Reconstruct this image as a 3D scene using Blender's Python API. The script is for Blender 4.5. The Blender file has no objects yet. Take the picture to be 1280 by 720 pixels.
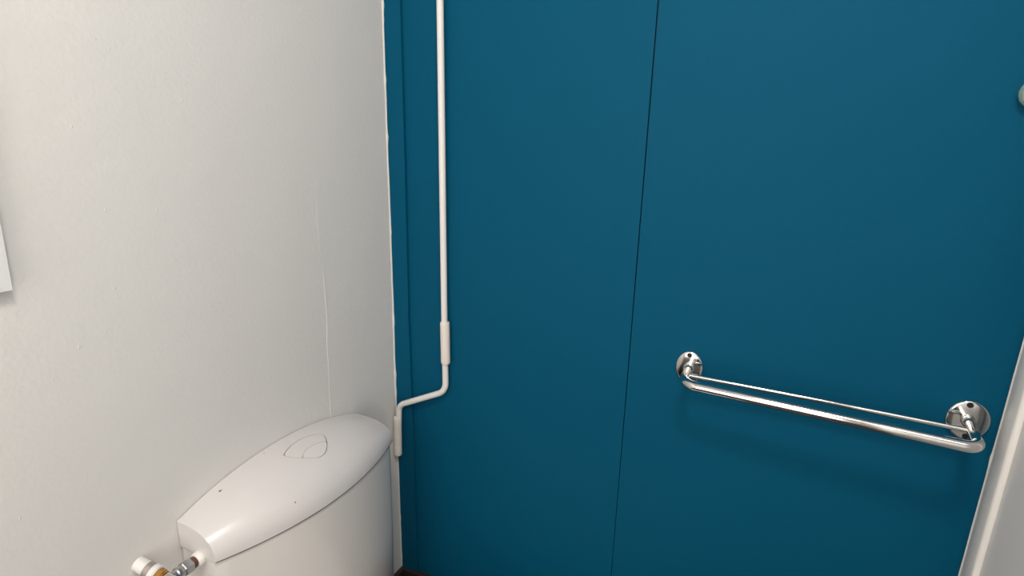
import bpy, bmesh, math, random
from mathutils import Vector, Matrix

random.seed(7)
scene = bpy.context.scene
PI = math.pi

# ---------------------------------------------------------------- camera
cam_data = bpy.data.cameras.new('camera')
cam_data.sensor_width = 36.0
cam_data.lens = 740.07 / 1280 * 36.0
cam_data.clip_start = 0.01
camera = bpy.data.objects.new('camera', cam_data)
scene.collection.objects.link(camera)
R_ = Vector((0.43645, -0.89944, 0.02289)).normalized()
F_ = Vector((0.86813, 0.41430, -0.27334)).normalized()
U_ = R_.cross(F_).normalized()
R_ = F_.cross(U_).normalized()
camera.matrix_world = Matrix(((R_.x, U_.x, -F_.x, -0.96496),
                              (R_.y, U_.y, -F_.y, -0.73239),
                              (R_.z, U_.z, -F_.z, 1.38),
                              (0, 0, 0, 1)))
scene.camera = camera

# ---------------------------------------------------------------- world, lights, exposure
world = bpy.data.worlds.new('world')
scene.world = world
world.use_nodes = True
world.node_tree.nodes['Background'].inputs[0].default_value = (0.8, 0.85, 0.9, 1)
world.node_tree.nodes['Background'].inputs[1].default_value = 0.05

lamp = bpy.data.lights.new('ceiling_lamp', 'AREA')
lamp.shape = 'DISK'
lamp.size = 0.34
lamp.energy = 13.5
lamp.color = (1.0, 0.96, 0.915)
lamp_ob = bpy.data.objects.new('ceiling_lamp', lamp)
lamp_ob.location = (-1.0, -0.76, 2.385)
scene.collection.objects.link(lamp_ob)

# added soft fill behind the camera; the wall there has no opening
fill_light = bpy.data.lights.new('rear_fill_light', 'AREA')
fill_light.shape = 'RECTANGLE'
fill_light.size = 0.80
fill_light.size_y = 1.5
fill_light.energy = 12.5
fill_light.color = (1.0, 0.965, 0.92)
fill_light_ob = bpy.data.objects.new('rear_fill_light', fill_light)
fill_light_ob.location = (-1.88, -0.47, 1.40)
fill_light_ob.rotation_euler = (PI / 2, 0, -PI / 2)
scene.collection.objects.link(fill_light_ob)

scene.view_settings.view_transform = 'Standard'
scene.view_settings.look = 'None'
scene.view_settings.exposure = 0.0
scene.view_settings.gamma = 1.0
scene.view_settings.use_curve_mapping = False


# ---------------------------------------------------------------- materials
def mat(name, col, rough=0.5, metal=0.0, bump=None, vary=0.0, vary_scale=3.0, coat=0.0,
        spec=0.5, marks=None, bump2=None, tint=None):
    m = bpy.data.materials.new(name)
    m.use_nodes = True
    nt = m.node_tree
    b = nt.nodes['Principled BSDF']
    b.inputs['Roughness'].default_value = rough
    b.inputs['Metallic'].default_value = metal
    b.inputs['Coat Weight'].default_value = coat
    b.inputs['Coat Roughness'].default_value = 0.08
    b.inputs['Specular IOR Level'].default_value = spec
    tc = nt.nodes.new('ShaderNodeTexCoord')
    last = None
    n = nt.nodes.new('ShaderNodeTexNoise')
    n.inputs['Scale'].default_value = vary_scale
    n.inputs['Detail'].default_value = 6
    nt.links.new(tc.outputs['Object'], n.inputs['Vector'])
    mix = nt.nodes.new('ShaderNodeMix')
    mix.data_type = 'RGBA'
    c2 = tint if tint else tuple(c * (1 - vary) for c in col)
    mix.inputs[6].default_value = (*col, 1)
    mix.inputs[7].default_value = (*c2, 1)
    nt.links.new(n.outputs['Fac'], mix.inputs[0])
    last = mix.outputs[2]
    for (p, r) in (marks or []):          # tiny chips in the surface, at fixed spots of the thing
        d = nt.nodes.new('ShaderNodeVectorMath'); d.operation = 'DISTANCE'
        d.inputs[1].default_value = p
        nt.links.new(tc.outputs['Object'], d.inputs[0])
        lt = nt.nodes.new('ShaderNodeMath'); lt.operation = 'LESS_THAN'
        lt.inputs[1].default_value = r
        nt.links.new(d.outputs['Value'], lt.inputs[0])
        mx = nt.nodes.new('ShaderNodeMix'); mx.data_type = 'RGBA'
        nt.links.new(lt.outputs[0], mx.inputs[0])
        nt.links.new(last, mx.inputs[6])
        mx.inputs[7].default_value = (0.12, 0.10, 0.09, 1)
        last = mx.outputs[2]
    nt.links.new(last, b.inputs['Base Color'])
    prev = None
    for bb in (bump, bump2):
        if not bb:
            continue
        sc, st, dist = bb
        n2 = nt.nodes.new('ShaderNodeTexNoise')
        n2.inputs['Scale'].default_value = sc
        n2.inputs['Detail'].default_value = 4
        nt.links.new(tc.outputs['Object'], n2.inputs['Vector'])
        bp = nt.nodes.new('ShaderNodeBump')
        bp.inputs['Strength'].default_value = st
        bp.inputs['Distance'].default_value = dist
        nt.links.new(n2.outputs['Fac'], bp.inputs['Height'])
        if prev:
            nt.links.new(prev.outputs['Normal'], bp.inputs['Normal'])
        prev = bp
    if prev:
        nt.links.new(prev.outputs['Normal'], b.inputs['Normal'])
    return m


M_WHITE = mat('white_wall_paint', (0.735, 0.715, 0.69), 0.55, bump=(170, 0.32, 0.0014), vary=0.05,
              vary_scale=2.5, bump2=(9, 0.25, 0.006), spec=0.4)
M_CAULK = mat('caulk_paint', (0.72, 0.70, 0.66), 0.5, bump=(200, 0.3, 0.001), vary=0.08, vary_scale=60)
M_BLUE = mat('petrol_blue_paint', (0.0014, 0.080, 0.152), 0.55, bump=(420, 0.16, 0.0006), vary=0.06,
             vary_scale=5, bump2=(14, 0.10, 0.003), spec=0.07)
M_CORE = mat('panel_joint_shadow_gap', (0.004, 0.03, 0.08), 0.7)
M_GREYWALL = mat('grey_white_wall_paint', (0.84, 0.82, 0.78), 0.6, bump=(170, 0.2, 0.001))
M_CASING = mat('cream_casing_paint', (0.82, 0.78, 0.73), 0.35, bump=(90, 0.1, 0.0006))
M_DOOR = mat('grey_white_door_paint', (0.80, 0.77, 0.74), 0.4, bump=(60, 0.1, 0.0006), vary=0.04)
M_FRONT = mat('grey_front_wall_paint', (0.30, 0.29, 0.28), 0.7, bump=(120, 0.2, 0.001))
M_CEIL = mat('ceiling_paint', (0.60, 0.60, 0.58), 0.8, bump=(120, 0.2, 0.001))
M_FLOOR = mat('dark_vinyl_floor', (0.022, 0.014, 0.012), 0.5, bump=(80, 0.2, 0.001), vary=0.4, vary_scale=30)
M_BASE = mat('dark_brown_base', (0.035, 0.024, 0.020), 0.45, vary=0.4, vary_scale=25)
CHIPS = [((-0.4600, -0.0171, 0.8365), 0.0022), ((-0.4572, -0.0178, 0.8368), 0.0017), ((-0.4264, -0.0521, 0.838), 0.0013),
         ((-0.4019, -0.1055, 0.8104), 0.0012), ((-0.3698, -0.0094, 0.8495), 0.0012)]
M_LID = mat('warm_white_plastic', (0.69, 0.655, 0.64), 0.26, coat=0.25, bump=(50, 0.05, 0.0008), vary=0.02,
            marks=CHIPS)
M_BUTTON = mat('button_plastic', (0.69, 0.655, 0.64), 0.26, coat=0.25)
M_CERAMIC = mat('white_ceramic', (0.74, 0.70, 0.66), 0.2, coat=0.5, vary=0.02)
M_PIPE = mat('cream_white_plastic', (0.80, 0.765, 0.73), 0.35, vary=0.03, vary_scale=20)
M_SLEEVE = mat('ivory_plastic', (0.80, 0.735, 0.665), 0.4, vary=0.04, vary_scale=20)
M_CHROME = mat('polished_chrome', (0.70, 0.68, 0.66), 0.10, metal=1.0)
M_CHROME_DULL = mat('dull_chrome', (0.55, 0.54, 0.53), 0.32, metal=1.0)
M_STEEL = mat('brushed_grey_metal', (0.42, 0.37, 0.34), 0.4, metal=0.7)
M_BRASS = mat('aged_brass', (0.62, 0.32, 0.08), 0.25, metal=1.0, vary=0.3, vary_scale=60)
M_COPPER = mat('brown_thread_metal', (0.20, 0.11, 0.08), 0.4, metal=0.8, vary=0.3, vary_scale=80)
M_BLACK = mat('black_recess', (0.004, 0.004, 0.005), 0.6)
M_GAP_SHADE = mat('dark_gap_shade', (0.10, 0.085, 0.075), 0.7)  # dark colour painting the shade between lid and cistern
M_PLAQUE = mat('white_board', (0.74, 0.74, 0.73), 0.5)
M_KNOB = mat('green_tinted_plastic', (0.028, 0.085, 0.075), 0.25, coat=0.6)
M_KNOB_RIM = mat('pale_green_plastic_rim', (0.14, 0.26, 0.235), 0.25, coat=0.5)


# ---------------------------------------------------------------- helpers
def link(name, bm, m, parent=None, smooth=False, angle=35):
    me = bpy.data.meshes.new(name)
    bmesh.ops.recalc_face_normals(bm, faces=bm.faces)
    bm.to_mesh(me)
    bm.free()
    if smooth:
        for p in me.polygons:
            p.use_smooth = True
        me.set_sharp_from_angle(angle=math.radians(angle))
    me.materials.append(m)
    o = bpy.data.objects.new(name, me)
    scene.collection.objects.link(o)
    if parent:
        o.parent = parent
    return o


def empty(name, label, cat, group=None):
    o = bpy.data.objects.new(name, None)
    o.empty_display_size = 0.05
    scene.collection.objects.link(o)
    o['label'] = label
    o['category'] = cat
    if group:
        o['group'] = group
    return o


def at(root, loc):
    """put the Empty at the thing's base, keeping its children where they are"""
    root.location = loc
    for ch in root.children:
        ch.matrix_parent_inverse = Matrix.Translation(-Vector(loc))


def struct(o, label=None):
    o['kind'] = 'structure'
    if label:
        o['label'] = label
    return o


def box(lo, hi, bevel=0.0, seg=2):
    bm = bmesh.new()
    vs = [bm.verts.new((x, y, z)) for x in (lo[0], hi[0]) for y in (lo[1], hi[1]) for z in (lo[2], hi[2])]
    for f in ((0, 1, 3, 2), (4, 6, 7, 5), (0, 4, 5, 1), (2, 3, 7, 6), (0, 2, 6, 4), (1, 5, 7, 3)):
        bm.faces.new([vs[i] for i in f])
    if bevel:
        bmesh.ops.bevel(bm, geom=bm.edges[:], offset=bevel, segments=seg, profile=0.5, affect='EDGES')
    return bm


def prism(pts, axis, a, b, bevel=0.0):
    """pts: 2D outline in the plane across axis ('x': (y,z), 'z': (x,y))"""
    bm = bmesh.new()
    def P(p, t):
        return (t, p[0], p[1]) if axis == 'x' else (p[0], p[1], t)
    A = [bm.verts.new(P(p, a)) for p in pts]
    B = [bm.verts.new(P(p, b)) for p in pts]
    bm.faces.new(A)
    bm.faces.new(B[::-1])
    n = len(pts)
    for i in range(n):
        bm.faces.new((A[i], B[i], B[(i + 1) % n], A[(i + 1) % n]))
    if bevel:
        es = [e for e in bm.edges if (e.verts[0] in A) == (e.verts[1] in A)]
        bmesh.ops.bevel(bm, geom=es, offset=bevel, segments=2, profile=0.5, affect='EDGES')
    return bm


def smooth_path(pts, n=10):
    """Catmull-Rom through points"""
    P = [Vector(p) for p in pts]
    P = [P[0] * 2 - P[1]] + P + [P[-1] * 2 - P[-2]]
    out = []
    for i in range(1, len(P) - 2):
        for k in range(n):
            t = k / n
            a, b, c, d = P[i - 1], P[i], P[i + 1], P[i + 2]
            out.append(0.5 * (2 * b + (c - a) * t + (2 * a - 5 * b + 4 * c - d) * t * t + (3 * b - 3 * c + d - a) * t ** 3))
    out.append(P[-2])
    return out


def fillet(pts, r, n=8):
    """polyline with rounded corners; r may be a list per inner corner"""
    P = [Vector(p) for p in pts]
    out = [P[0]]
    for i in range(1, len(P) - 1):
        rr = r[i - 1] if isinstance(r, (list, tuple)) else r
        u = (P[i - 1] - P[i]).normalized(); w = (P[i + 1] - P[i]).normalized()
        ang = u.angle(w)
        d = rr / math.tan(ang / 2)
        a, b = P[i] + u * d, P[i] + w * d
        c = P[i] + (u + w).normalized() * (rr / math.sin(ang / 2))
        va, vb = a - c, b - c
        tot = va.angle(vb)
        for k in range(n + 1):
            t = k / n
            out.append(c + (va * math.sin((1 - t) * tot) + vb * math.sin(t * tot)) / math.sin(tot))
    out.append(P[-1])
    return out


def tube(path, r, seg=20, caps=True, flat=1.0, bm=None, ref=Vector((0, 0, 1))):
    bm = bm or bmesh.new()
    P = [Vector(p) for p in path]
    rings = []
    T0 = (P[1] - P[0]).normalized()
    N = ref - T0 * ref.dot(T0)
    if N.length < 0.05:
        N = Vector((1, 0, 0)) - T0 * T0.x
    N.normalize()
    for i, p in enumerate(P):
        T = (P[min(i + 1, len(P) - 1)] - P[max(i - 1, 0)]).normalized()
        N = (N - T * N.dot(T)).normalized()
        B = T.cross(N)
        rr = r[i] if isinstance(r, (list, tuple)) else r
        rings.append([bm.verts.new(p + N * math.cos(2 * PI * k / seg) * rr * flat + B * math.sin(2 * PI * k / seg) * rr)
                      for k in range(seg)])
    for a, b in zip(rings, rings[1:]):
        for k in range(seg):
            bm.faces.new((a[k], a[(k + 1) % seg], b[(k + 1) % seg], b[k]))
    if caps:
        bm.faces.new(rings[0][::-1])
        bm.faces.new(rings[-1])
    return bm


def lathe(origin, axis, prof, seg=40, up=None, sx=1.0, sy=1.0):
    """prof: (distance along axis, radius); sx/sy stretch across"""
    A = Vector(axis).normalized()
    up = Vector(up or (0, 0, 1))
    N = (up - A * up.dot(A)).normalized()
    B = A.cross(N)
    o = Vector(origin)
    bm = bmesh.new()
    rings = []
    for d, r in prof:
        if r < 1e-6:
            rings.append([bm.verts.new(o + A * d)])
        else:
            rings.append([bm.verts.new(o + A * d + N * math.cos(2 * PI * k / seg) * r * sy
                                       + B * math.sin(2 * PI * k / seg) * r * sx) for k in range(seg)])
    for a, b in zip(rings, rings[1:]):
        if len(a) == 1 and len(b) == 1:
            continue
        for k in range(seg):
            k2 = (k + 1) % seg
            if len(a) == 1:
                bm.faces.new((a[0], b[k2], b[k]))
            elif len(b) == 1:
                bm.faces.new((a[k], a[k2], b[0]))
            else:
                bm.faces.new((a[k], a[k2], b[k2], b[k]))
    if len(rings[0]) > 1:
        bm.faces.new(rings[0][::-1])
    if len(rings[-1]) > 1:
        bm.faces.new(rings[-1])
    return bm


def interp(x, xs, ys):
    if x <= xs[0]:
        return ys[0]
    for i in range(len(xs) - 1):
        if x <= xs[i + 1]:
            # catmull-rom style
            x0, x1 = xs[i], xs[i + 1]
            m0 = (ys[i + 1] - ys[max(i - 1, 0)]) / (xs[i + 1] - xs[max(i - 1, 0)])
            m1 = (ys[min(i + 2, len(ys) - 1)] - ys[i]) / (xs[min(i + 2, len(xs) - 1)] - xs[i])
            h = x1 - x0; t = (x - x0) / h
            return ((2 * t ** 3 - 3 * t * t + 1) * ys[i] + (t ** 3 - 2 * t * t + t) * h * m0
                    + (-2 * t ** 3 + 3 * t * t) * ys[i + 1] + (t ** 3 - t * t) * h * m1)
    return ys[-1]


# ================================================================ the room
XF, YR, ZC = -1.90, -1.0287, 2.45
BT = 0.3475           # top of the dark base course

wall_left = struct(link('wall_left', box((XF, 0, 0), (0.1, 0.1, ZC)), M_WHITE), 'off-white painted wall behind the toilet')
wall_right = struct(link('wall_right', box((XF, YR - 0.1, 0), (0.1, YR, ZC)), M_GREYWALL), 'off-white painted side wall')
struct(link('wall_front', box((XF - 0.1, YR - 0.1, 0), (XF, 0.1, ZC)), M_FRONT))
struct(link('ceiling', box((XF - 0.1, YR - 0.1, ZC), (0.1, 0.1, ZC + 0.1)), M_CEIL))
struct(link('floor', box((XF - 0.1, YR - 0.1, -0.1), (0.1, 0.1, 0)), M_FLOOR))

# blue wall: core, two boards with an open joint, a narrow batten in the corner
wall_back = struct(link('wall_back', box((0.007, YR - 0.0, 0), (0.1, 0.0, ZC)), M_CORE), 'petrol blue painted panelled wall')
SEAM = -0.5034
def board(y0t, y0b, y1t, y1b):
    # vertical board; edges may lean a touch
    N = 10
    z0, z1 = 0.0, ZC
    pts = [(y0b + (y0t - y0b) * k / N, z0 + (z1 - z0) * k / N) for k in range(N + 1)]
    pts += [(y1t + (y1b - y1t) * k / N, z1 + (z0 - z1) * k / N) for k in range(N + 1)]
    return prism(pts, 'x', 0.0, 0.0075, bevel=0.0006)
link('panel', board(0.0, 0.0, SEAM + 0.0030, SEAM - 0.0004), M_BLUE, wall_back)
link('panel', board(SEAM - 0.0007, SEAM - 0.0007, YR, YR), M_BLUE, wall_back)
# batten (slightly wider at its foot)
bat = prism([(0.0, 0.0), (0.0, ZC), (-0.0352, ZC), (-0.0392, 1.3), (-0.0385, 0.98), (-0.0430, 0.68), (-0.0445, 0.45), (-0.046, 0.0)],
            'x', -0.0068, 0.0006, bevel=0.0008)
link('corner_batten', bat, M_BLUE, wall_back)

# irregular caulk / paint edge in the corner, on the white wall
def caulk(xc, yc, r0, seedv, zlo, zhi, amp, lumps=10):
    rnd = random.Random(seedv)
    lump = [(rnd.uniform(zlo, zhi), rnd.uniform(0.003, 0.009), rnd.uniform(0.4, 1.3)) for _ in range(lumps)]
    pts, rad = [], []
    n = 260
    ph = [rnd.uniform(0, 6.28) for _ in range(4)]
    for i in range(n + 1):
        z = zlo + (zhi - zlo) * i / n
        w = amp * (math.sin(z * 9 + ph[0]) + 0.5 * math.sin(z * 31 + ph[1]) + 0.3 * math.sin(z * 77 + ph[2]))
        k = sum(a * math.exp(-((z - c) / s) ** 2) for c, s, a in lump)
        pts.append((xc + w, yc, z))
        rad.append(r0 * (1 + 0.8 * k))
    return tube(pts, rad, seg=8, ref=Vector((1, 0, 0)))
link('caulk_bead', caulk(-0.0078, -0.0006, 0.0017, 3, BT, ZC, 0.0006, 26), M_CAULK, wall_left, smooth=True)
link('caulk_bead', caulk(-0.0008, YR + 0.0002, 0.0012, 5, BT, ZC, 0.0007, 10), M_GREYWALL, wall_right, smooth=True)

# faint wandering joint of the wall lining, and lumps of paint
jp = smooth_path([(-0.199, 0.0006, 1.60), (-0.2005, 0.0006, 1.42), (-0.2015, 0.0006, 1.31), (-0.2055, 0.0003, 1.26), (-0.2058, 0.0003, 1.17),
                  (-0.2030, 0.0006, 1.13), (-0.2000, 0.0000, 1.09), (-0.1995, 0.0000, 1.02), (-0.2025, -0.0001, 0.985), (-0.2030, 0.0001, 0.93), (-0.2055, 0.0, 0.86), (-0.2060, 0.0, 0.70)], 12)
link('joint_ridge', tube([p + Vector((0, 0.00072, 0)) for p in jp], 0.0013, seg=10), M_WHITE, wall_left, smooth=True)
rnd = random.Random(11)
bmp = bmesh.new()
for i in range(90):
    x, z = rnd.uniform(-0.86, -0.03), rnd.uniform(0.8, 1.62)
    s = rnd.uniform(0.0006, 0.0016)
    mtx = Matrix.Translation((x, 0.0, z)) @ Matrix.Diagonal((s, s * 0.25, s * rnd.uniform(0.9, 1.6), 1))
    bmesh.ops.create_uvsphere(bmp, u_segments=8, v_segments=5, radius=1, matrix=mtx)
pim = link('paint_lumps', bmp, M_WHITE, wall_left, smooth=True)
pim['kind'] = 'stuff'

# dark base course on both walls
struct(link('baseboard_back', box((-0.014, YR, 0), (0.0, 0.0, BT), 0.002), M_BASE))
struct(link('baseboard_left', box((XF, -0.012, 0), (-0.0142, 0.0, BT), 0.002), M_BASE))

# right wall: white casing and door leaf
struct(link('trim_1', box((-0.086, YR, 0), (-0.043, YR + 0.013, 2.12), 0.005, 3), M_CASING, None, True, 40),
       'cream-painted vertical door casing by the blue wall')
door = struct(link('door_1', box((-0.90, YR, 0.01), (-0.0862, YR + 0.006, 2.08), 0.0015), M_DOOR), 'plain grey-white door leaf in the side wall')
struct(link('trim_2', box((-0.945, YR, 0), (-0.9002, YR + 0.013, 2.12), 0.005, 3), M_CASING, None, True, 40))
dh = link('door_handle', tube(fillet([(-0.84, YR + 0.005, 1.02), (-0.84, YR + 0.045, 1.02), (-0.72, YR + 0.045, 1.02)], 0.012), 0.008), M_CHROME, door, True)

# ================================================================ toilet
toilet = empty('toilet', 'white close-coupled toilet with domed cistern lid against the off-white wall', 'toilet')

ZS = 0.779
TX0, TX1 = -0.5209, -0.1400
XS = [-0.5209, -0.4658, -0.4072, -0.3486, -0.2896, -0.2426, -0.1924, -0.1400]
ZT = [0.8205, 0.8366, 0.8471, 0.8511, 0.8492, 0.8429, 0.8314, 0.8135]
def depth(x):
    u = (x - (TX0 + TX1) / 2) / ((TX1 - TX0) / 2)
    return 0.1228 + 0.008 * u - 0.0405 * u * u
def lid_z(x, v):
    u = (x + 0.3305) / 0.1905
    n = 2.3 + 0.9 * u * u
    m = 0.45 - 0.05 * u * u
    v = min(1, max(0, v))
    return ZS + (interp(x, XS, ZT) - ZS) * (1 - v ** n) ** m

def lid_solid():
    bm = bmesh.new()
    NX, NV = 72, 34
    YB = -0.0015
    top = []
    for i in range(NX + 1):
        x = TX0 + (TX1 - TX0) * i / NX
        d = depth(x)
        row = []
        for j in range(NV + 1):
            t = j / NV
            v = math.sin(t * PI / 2) ** 0.9 if t > 0 else 0
            z = lid_z(x, v)
            if j == NV:
                z = ZS
            row.append(bm.verts.new((x, YB - (d + YB) * v, z)))
        top.append(row)
    bot = [[bm.verts.new((top[i][0].co.x, YB, ZS)), None] for i in range(NX + 1)]
    for i in range(NX):
        for j in range(NV):
            bm.faces.new((top[i][j], top[i + 1][j], top[i + 1][j + 1], top[i][j + 1]))
        bm.faces.new((bot[i][0], bot[i + 1][0], top[i + 1][0], top[i][0]))
        bm.faces.new((bot[i][0], top[i][NV], top[i + 1][NV], bot[i + 1][0]))
    bm.faces.new([bot[0][0]] + [top[0][j] for j in range(NV + 1)])
    bm.faces.new([bot[NX][0]] + [top[NX][j] for j in range(NV, -1, -1)])
    return bm

OUT = [(-0.3573, -0.0403), (-0.3507, -0.0361), (-0.3355, -0.0308), (-0.3153, -0.0277), (-0.299, -0.0291), (-0.2845, -0.0343),
       (-0.2758, -0.0400), (-0.2744, -0.0472), (-0.2801, -0.0571), (-0.2899, -0.0685), (-0.3007, -0.0765), (-0.3102, -0.0806),
       (-0.3199, -0.0807), (-0.3274, -0.0779), (-0.338, -0.07), (-0.3504, -0.0574), (-0.3563, -0.0475)]
DIV = [(-0.3433, -0.0655), (-0.3383, -0.0612), (-0.3269, -0.0561), (-0.3168, -0.0545), (-0.3072, -0.0550), (-0.294, -0.0575), (-0.2815, -0.0630)]

def closed_smooth(pts, n=5):
    out = []
    L = len(pts)
    for i in range(L):
        a, b, c, d = [Vector((*pts[(i + k) % L], 0)) for k in (-1, 0, 1, 2)]
        for k in range(n):
            t = k / n
            q = 0.5 * (2 * b + (c - a) * t + (2 * a - 5 * b + 4 * c - d) * t * t + (3 * b - 3 * c + d - a) * t ** 3)
            out.append((q.x, q.y))
    return out
def inset(pts, w):
    out = []
    L = len(pts)
    area = sum(pts[i][0] * pts[(i + 1) % L][1] - pts[(i + 1) % L][0] * pts[i][1] for i in range(L))
    s = 1 if area > 0 else -1
    for i in range(L):
        a, c = pts[i - 1], pts[(i + 1) % L]
        t = Vector((c[0] - a[0], c[1] - a[1])).normalized()
        out.append((pts[i][0] - t.y * w * s, pts[i][1] + t.x * w * s))
    return out

OUTS = closed_smooth(OUT)
HOLE = inset(OUTS, -0.0005)
lid = link('lid', lid_solid(), M_LID)
src = lid.data.copy()

def boolean(ob, cutter_bm, op):
    cut = link('cutter', cutter_bm, M_LID)
    md = ob.modifiers.new('b', 'BOOLEAN')
    md.operation = op
    md.solver = 'EXACT'
    md.object = cut
    bpy.context.view_layer.update()
    dg = bpy.context.evaluated_depsgraph_get()
    me = bpy.data.meshes.new_from_object(ob.evaluated_get(dg))
    ob.modifiers.clear()
    old = ob.data
    ob.data = me
    me.name = ob.name
    cm = cut.data
    bpy.data.objects.remove(cut)
    bpy.data.meshes.remove(cm)
    return ob

boolean(lid, prism(HOLE, 'z', 0.834, 0.90), 'DIFFERENCE')
for p in lid.data.polygons:
    p.use_smooth = True
lid.data.set_sharp_from_angle(angle=math.radians(38))
lid.parent = toilet

# two push buttons, cut from the same surface so that they lie flush
INS = inset(OUTS, 0.0007)

def side(p, div):
    # signed side of the divider polyline (nearest segment)
    best = None
    P = Vector((p[0], p[1]))
    for a, b in zip(div, div[1:]):
        A, B = Vector(a), Vector(b)
        t = max(0, min(1, (P - A).dot(B - A) / (B - A).length_squared))
        d = (P - (A + (B - A) * t)).length
        if best is None or d < best[0]:
            best = (d, (B - A).cross(P - A) if hasattr((B - A), 'cross') else 0)
    return best[1]
DS = [(p.x, p.y) for p in smooth_path([(a, b, 0) for a, b in DIV], 5)]
def half(keep_pos):
    sgn = 1 if keep_pos else -1
    sel = [i for i, p in enumerate(INS) if side(p, DS) * sgn > 0]
    L = len(INS)
    start = [i for i in sel if (i - 1) % L not in sel][0]
    run = []
    i = start
    while i in sel:
        run.append(INS[i]); i = (i + 1) % L
    # offset divider
    off = []
    for i, p in enumerate(DS):
        a, c = DS[max(i - 1, 0)], DS[min(i + 1, len(DS) - 1)]
        t = Vector((c[0] - a[0], c[1] - a[1])).normalized()
        off.append((p[0] - t.y * 0.00032 * sgn, p[1] + t.x * 0.00032 * sgn))
    e = Vector(run[-1])
    if (Vector(off[0]) - e).length > (Vector(off[-1]) - e).length:
        off = off[::-1]
    return run + off[3:-3]
for keep in (True, False):
    o = bpy.data.objects.new('flush_button', src.copy())
    scene.collection.objects.link(o)
    H_ = half(keep)
    boolean(o, prism(H_, 'z', 0.8345, 0.90), 'INTERSECT')
    for p in o.data.polygons:
        p.use_smooth = True
    o.data.set_sharp_from_angle(angle=math.radians(38))
    o.data.materials.clear()
    o.data.materials.append(M_BUTTON)
    o.parent = toilet

# cistern body: bowed front, rounded ends
def body_ring(z, ins, bm, yb=-0.002):
    pts = []
    n = 40
    x0, x1 = TX0 + ins, TX1 - ins
    for i in range(n + 1):
        x = x0 + (x1 - x0) * i / n
        u = abs((x - (x0 + x1) / 2) / ((x1 - x0) / 2))
        y = -(depth(x) - ins * 1.2)
        if u > 0.97:                 # soften the front corners
            y += 0.004 * ((u - 0.97) / 0.03) ** 2
        pts.append((x, y))
    ring = [bm.verts.new((x0, yb, z))] + [bm.verts.new((x, y, z)) for x, y in pts] + [bm.verts.new((x1, yb, z))]
    return ring
bm = bmesh.new()
rings = [body_ring(z, i, bm) for z, i in ((0.7768, 0.0036), (0.7756, 0.0020), (0.74, 0.0018), (0.60, 0.002), (0.43, 0.004), (0.415, 0.012))]
for a, b in zip(rings, rings[1:]):
    for k in range(len(a)):
        bm.faces.new((a[k], a[(k + 1) % len(a)], b[(k + 1) % len(a)], b[k]))
bm.faces.new(rings[0]); bm.faces.new(rings[-1][::-1])
link('cistern', bm, M_CERAMIC, toilet, True, 35)

# thin dark strip as painted shade of the lid gap, along the front
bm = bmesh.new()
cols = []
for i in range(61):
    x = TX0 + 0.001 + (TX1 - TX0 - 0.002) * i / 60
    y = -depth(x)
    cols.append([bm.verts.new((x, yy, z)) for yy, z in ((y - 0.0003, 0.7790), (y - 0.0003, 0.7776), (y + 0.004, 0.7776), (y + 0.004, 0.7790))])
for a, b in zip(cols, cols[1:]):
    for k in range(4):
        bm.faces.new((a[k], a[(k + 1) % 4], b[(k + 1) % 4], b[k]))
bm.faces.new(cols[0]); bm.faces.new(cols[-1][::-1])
link('lid_gap_shade', bm, M_GAP_SHADE, toilet)

# bowl, seat (below the frame)
def loft(sections, seg=36):
    bm = bmesh.new()
    rs = []
    for z, cx, cy, rx, ry in sections:
        rs.append([bm.verts.new((cx + rx * math.cos(2 * PI * k / seg), cy + ry * math.sin(2 * PI * k / seg), z)) for k in range(seg)])
    for a, b in zip(rs, rs[1:]):
        for k in range(seg):
            bm.faces.new((a[k], a[(k + 1) % seg], b[(k + 1) % seg], b[k]))
    bm.faces.new(rs[0][::-1]); bm.faces.new(rs[-1])
    return bm
CX = (TX0 + TX1) / 2
link('bowl', loft([(0.0, CX, -0.30, 0.11, 0.22), (0.05, CX, -0.30, 0.10, 0.20), (0.20, CX, -0.31, 0.11, 0.21), (0.32, CX, -0.34, 0.16, 0.26),
                   (0.385, CX, -0.36, 0.18, 0.28), (0.395, CX, -0.36, 0.175, 0.275), (0.390, CX, -0.38, 0.13, 0.20), (0.28, CX, -0.36, 0.08, 0.12)]),
     M_CERAMIC, toilet, True, 60)
link('bowl_deck', box((CX - 0.13, -0.16, 0.33), (CX + 0.13, -0.02, 0.4145), 0.012, 3), M_CERAMIC, toilet, True)
link('seat', loft([(0.3955, CX, -0.375, 0.18, 0.235), (0.41, CX, -0.375, 0.184, 0.24), (0.425, CX, -0.375, 0.18, 0.235)]), M_LID, toilet, True)
at(toilet, (CX, -0.30, 0.0))

# ================================================================ water supply at the cistern's left end
supply = empty('water_supply_valve', 'chrome and brass water valve joining the white wall stub to the cistern', 'valve')
A = Vector((-0.5800, 0.0, 0.7935)); Cc = Vector((-0.5725, -0.046, 0.7780)); D = Vector((-0.5200, -0.0420, 0.7740))
ax = (Cc - A).normalized()
L1 = (Cc - A).length
link('wall_stub', lathe(A, ax, [(-0.0005, 0.0100), (0.0155, 0.0100)], 28), M_PIPE, supply, True)
link('sleeve', lathe(A, ax, [(0.0150, 0.0098), (0.0157, 0.0108), (0.0236, 0.0108), (0.0243, 0.0098)], 28), M_STEEL, supply, True)
link('washer', lathe(A, ax, [(0.0240, 0.0104), (0.0248, 0.0122), (0.0308, 0.0122), (0.0328, 0.0104)], 28), M_PIPE, supply, True)
link('brass_nut', lathe(A, ax, [(0.0326, 0.0088), (0.0334, 0.0105), (0.0400, 0.0105), (0.0412, 0.0086), (0.0440, 0.0086)], 6), M_BRASS, supply)
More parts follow.
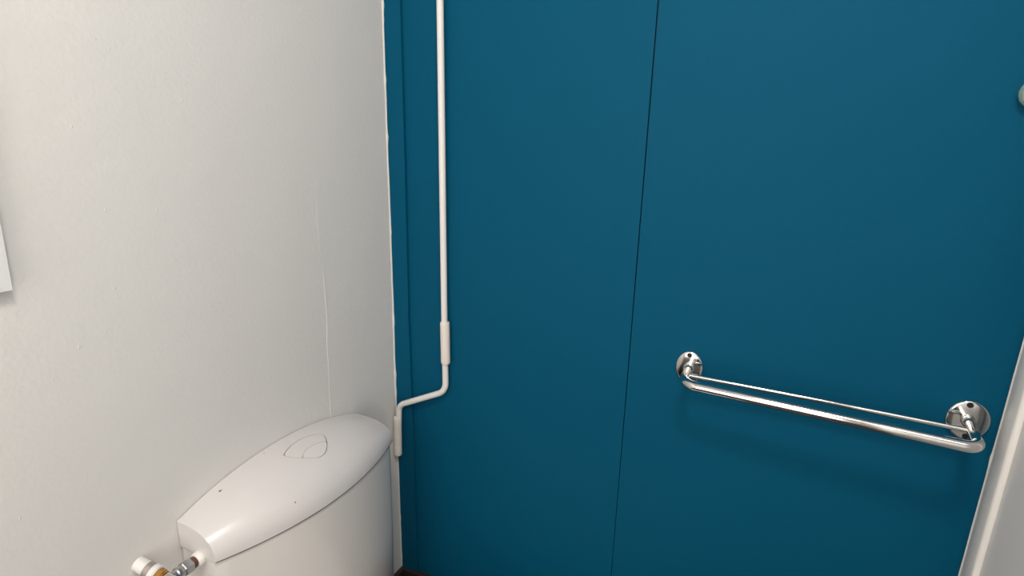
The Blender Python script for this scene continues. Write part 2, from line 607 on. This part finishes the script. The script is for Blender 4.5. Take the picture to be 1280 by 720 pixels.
link('brass_collar', lathe(A, ax, [(0.0405, 0.0094), (0.0415, 0.0101), (0.0432, 0.0101), (0.0442, 0.0080)], 28), M_BRASS, supply, True)
link('valve_body', lathe(A, ax, [(0.0438, 0.0080), (0.0450, 0.0098), (0.0560, 0.0100), (0.0640, 0.0085), (0.0665, 0.0)], 28), M_CHROME, supply, True)
ax2 = (Cc - D).normalized()
L2 = (Cc - D).length
link('tank_nut', lathe(D, ax2, [(-0.002, 0.0112), (0.003, 0.0112), (0.0075, 0.0108), (0.0100, 0.0092)], 28), M_PIPE, supply, True)
link('thread', lathe(D, ax2, [(0.0095, 0.0078), (0.0105, 0.0082), (0.0165, 0.0082), (0.0170, 0.0078)], 24), M_COPPER, supply, True)
link('hex_nut', lathe(D, ax2, [(0.0162, 0.0086), (0.0172, 0.0102), (0.0290, 0.0102), (0.0302, 0.0085)], 6), M_CHROME_DULL, supply)
link('nozzle', lathe(D, ax2, [(0.0295, 0.0078), (0.0345, 0.0070), (0.0360, 0.0088), (0.0390, 0.0088), (0.0405, 0.0072), (L2 - 0.004, 0.0070)], 28),
     M_CHROME_DULL, supply, True)
link('down_pipe', tube([Cc + Vector((0, 0, -0.004)), Cc + Vector((0, 0.0, -0.06)), Cc + Vector((0, 0.0, -0.30))], 0.0065), M_CHROME, supply, True)
at(supply, (A.x, 0.0, A.z))

# ================================================================ conduit pipe
conduit = empty('conduit_pipe', 'thin white conduit running down the blue wall and bending into the corner', 'pipe')
pp = fillet([(-0.0130, -0.1225, ZC - 0.001), (-0.0130, -0.1303, 0.975), (-0.0130, -0.1320, 0.8370), (-0.0160, -0.0150, 0.7790), (-0.0190, -0.0100, 0.66)],
            [0.3, 0.030, 0.024], 10)
link('tube', tube(pp, 0.0063, 22), M_PIPE, conduit, True)
def sleeve(p0, p1, r):
    P0, P1 = Vector(p0), Vector(p1)
    t = [0, 0.02, 0.06, 0.5, 0.94, 0.98, 1]
    rr = [0.90, 0.98, 1.0, 1.0, 1.0, 0.98, 0.90]
    return tube([P0.lerp(P1, a) for a in t], [r * q for q in rr], 12, flat=1.0)
link('coupling', sleeve((-0.0130, -0.1312, 0.9885), (-0.0130, -0.1325, 0.8995), 0.0097), M_SLEEVE, conduit, True, 50)
link('coupling', sleeve((-0.0185, -0.0110, 0.7495), (-0.0185, -0.0095, 0.6570), 0.0088), M_SLEEVE, conduit, True, 50)
link('pipe_clip', box((-0.0075, -0.142, 1.90), (0.0, -0.112, 1.915), 0.001), M_PIPE, conduit)
at(conduit, (-0.0165, -0.011, 0.66))

# ================================================================ towel rail
rail = empty('towel_rail', 'polished chrome double-bar towel rail on round plates on the blue wall', 'towel rail')
ZR = 0.987
YL, YRR = -0.6067, -0.9905
def plate(y, rx, ry, name='mounting_plate'):
    pl = link(name, lathe((0.0, y, ZR), (-1, 0, 0), [(0.0, 0.99), (0.0020, 1.0), (0.0038, 0.985), (0.0050, 0.945), (0.0055, 0.88), (0.0057, 0.3), (0.0058, 0.0)][:6] + [(0.0058, 0.0)],
                          56, sx=rx, sy=ry), M_CHROME, rail, True, 60)
    return pl
def hole(pl, y, z, r=0.0040):
    link('screw_hole', lathe((-0.0052, y, z), (-1, 0, 0), [(0, r), (0.0009, r), (0.0011, r * 0.8), (0.0011, 0)], 20), M_BLACK, pl, True)
pL = plate(YL, 0.0222, 0.0288)
pR = plate(YRR, 0.0262, 0.0298)
hole(pL, -0.6055, 1.0093); hole(pL, -0.6100, 0.9662)
hole(pR, -0.9885, 1.0108); hole(pR, -0.9918, 0.9632)
for y in (YL, YRR):
    link('collar', lathe((-0.0055, y, ZR), (-1, 0, 0), [(0, 0.0078), (0.002, 0.0086), (0.006, 0.0084), (0.010, 0.0066), (0.012, 0.0058)], 28), M_CHROME, rail, True)
bp = fillet([(-0.012, YL, ZR), (-0.0755, YL - 0.002, ZR), (-0.0925, YRR + 0.004, ZR), (-0.012, YRR, ZR)], [0.024, 0.018], 14)
# the tube widens from the arms to the bar
rr = []
for p in bp:
    k = min(1, max(0, (-p.x - 0.03) / 0.035))
    rr.append(0.0058 + 0.0022 * k)
link('front_bar', tube(bp, rr, 24), M_CHROME, rail, True)
tp = [(-0.0375, YL - 0.002, ZR), (-0.036, -0.8, ZR), (-0.0385, YRR + 0.002, ZR)]
link('rear_bar', tube(tp, 0.0036, 20), M_CHROME, rail, True)
at(rail, (0.0, (YL + YRR) / 2, ZR))

# ================================================================ knob at the right edge
knob = empty('wall_knob', 'small round green-tinted plastic knob high on the blue wall', 'knob')
KY, KZ = -0.9745, 1.4255
link('stem', lathe((0, KY, KZ), (-1, 0, 0), [(0, 0.009), (0.012, 0.008)], 24), M_KNOB_RIM, knob, True)
link('rim', lathe((0, KY, KZ), (-1, 0, 0), [(0.004, 0.0165), (0.005, 0.0178), (0.011, 0.0178), (0.0125, 0.0165)], 48), M_KNOB_RIM, knob, True)
link('disc', lathe((0, KY, KZ), (-1, 0, 0), [(0.0118, 0.0164), (0.0132, 0.0158), (0.0140, 0.013), (0.0142, 0.0)], 48), M_KNOB, knob, True)
at(knob, (0, KY, KZ))

# ================================================================ board at the left edge
brd = box((-0.865, -0.0115, 1.1975), (-0.6575, -0.0095, 1.495), 0.0006)
bmesh.ops.rotate(brd, verts=brd.verts[:], cent=(-0.6575, -0.0105, 1.1975), matrix=Matrix.Rotation(math.radians(1.5), 3, 'Y'))
sign = empty('wall_board', 'plain white board hanging on the off-white wall', 'board')
link('board', brd, M_PLAQUE, sign)
for x, z in ((-0.84, 1.46), (-0.69, 1.46), (-0.84, 1.24), (-0.69, 1.24)):
    link('spacer', box((x - 0.008, -0.0098, z - 0.008), (x + 0.008, 0.0, z + 0.008), 0.001), M_PLAQUE, sign)
at(sign, (-0.76, 0, 1.34))
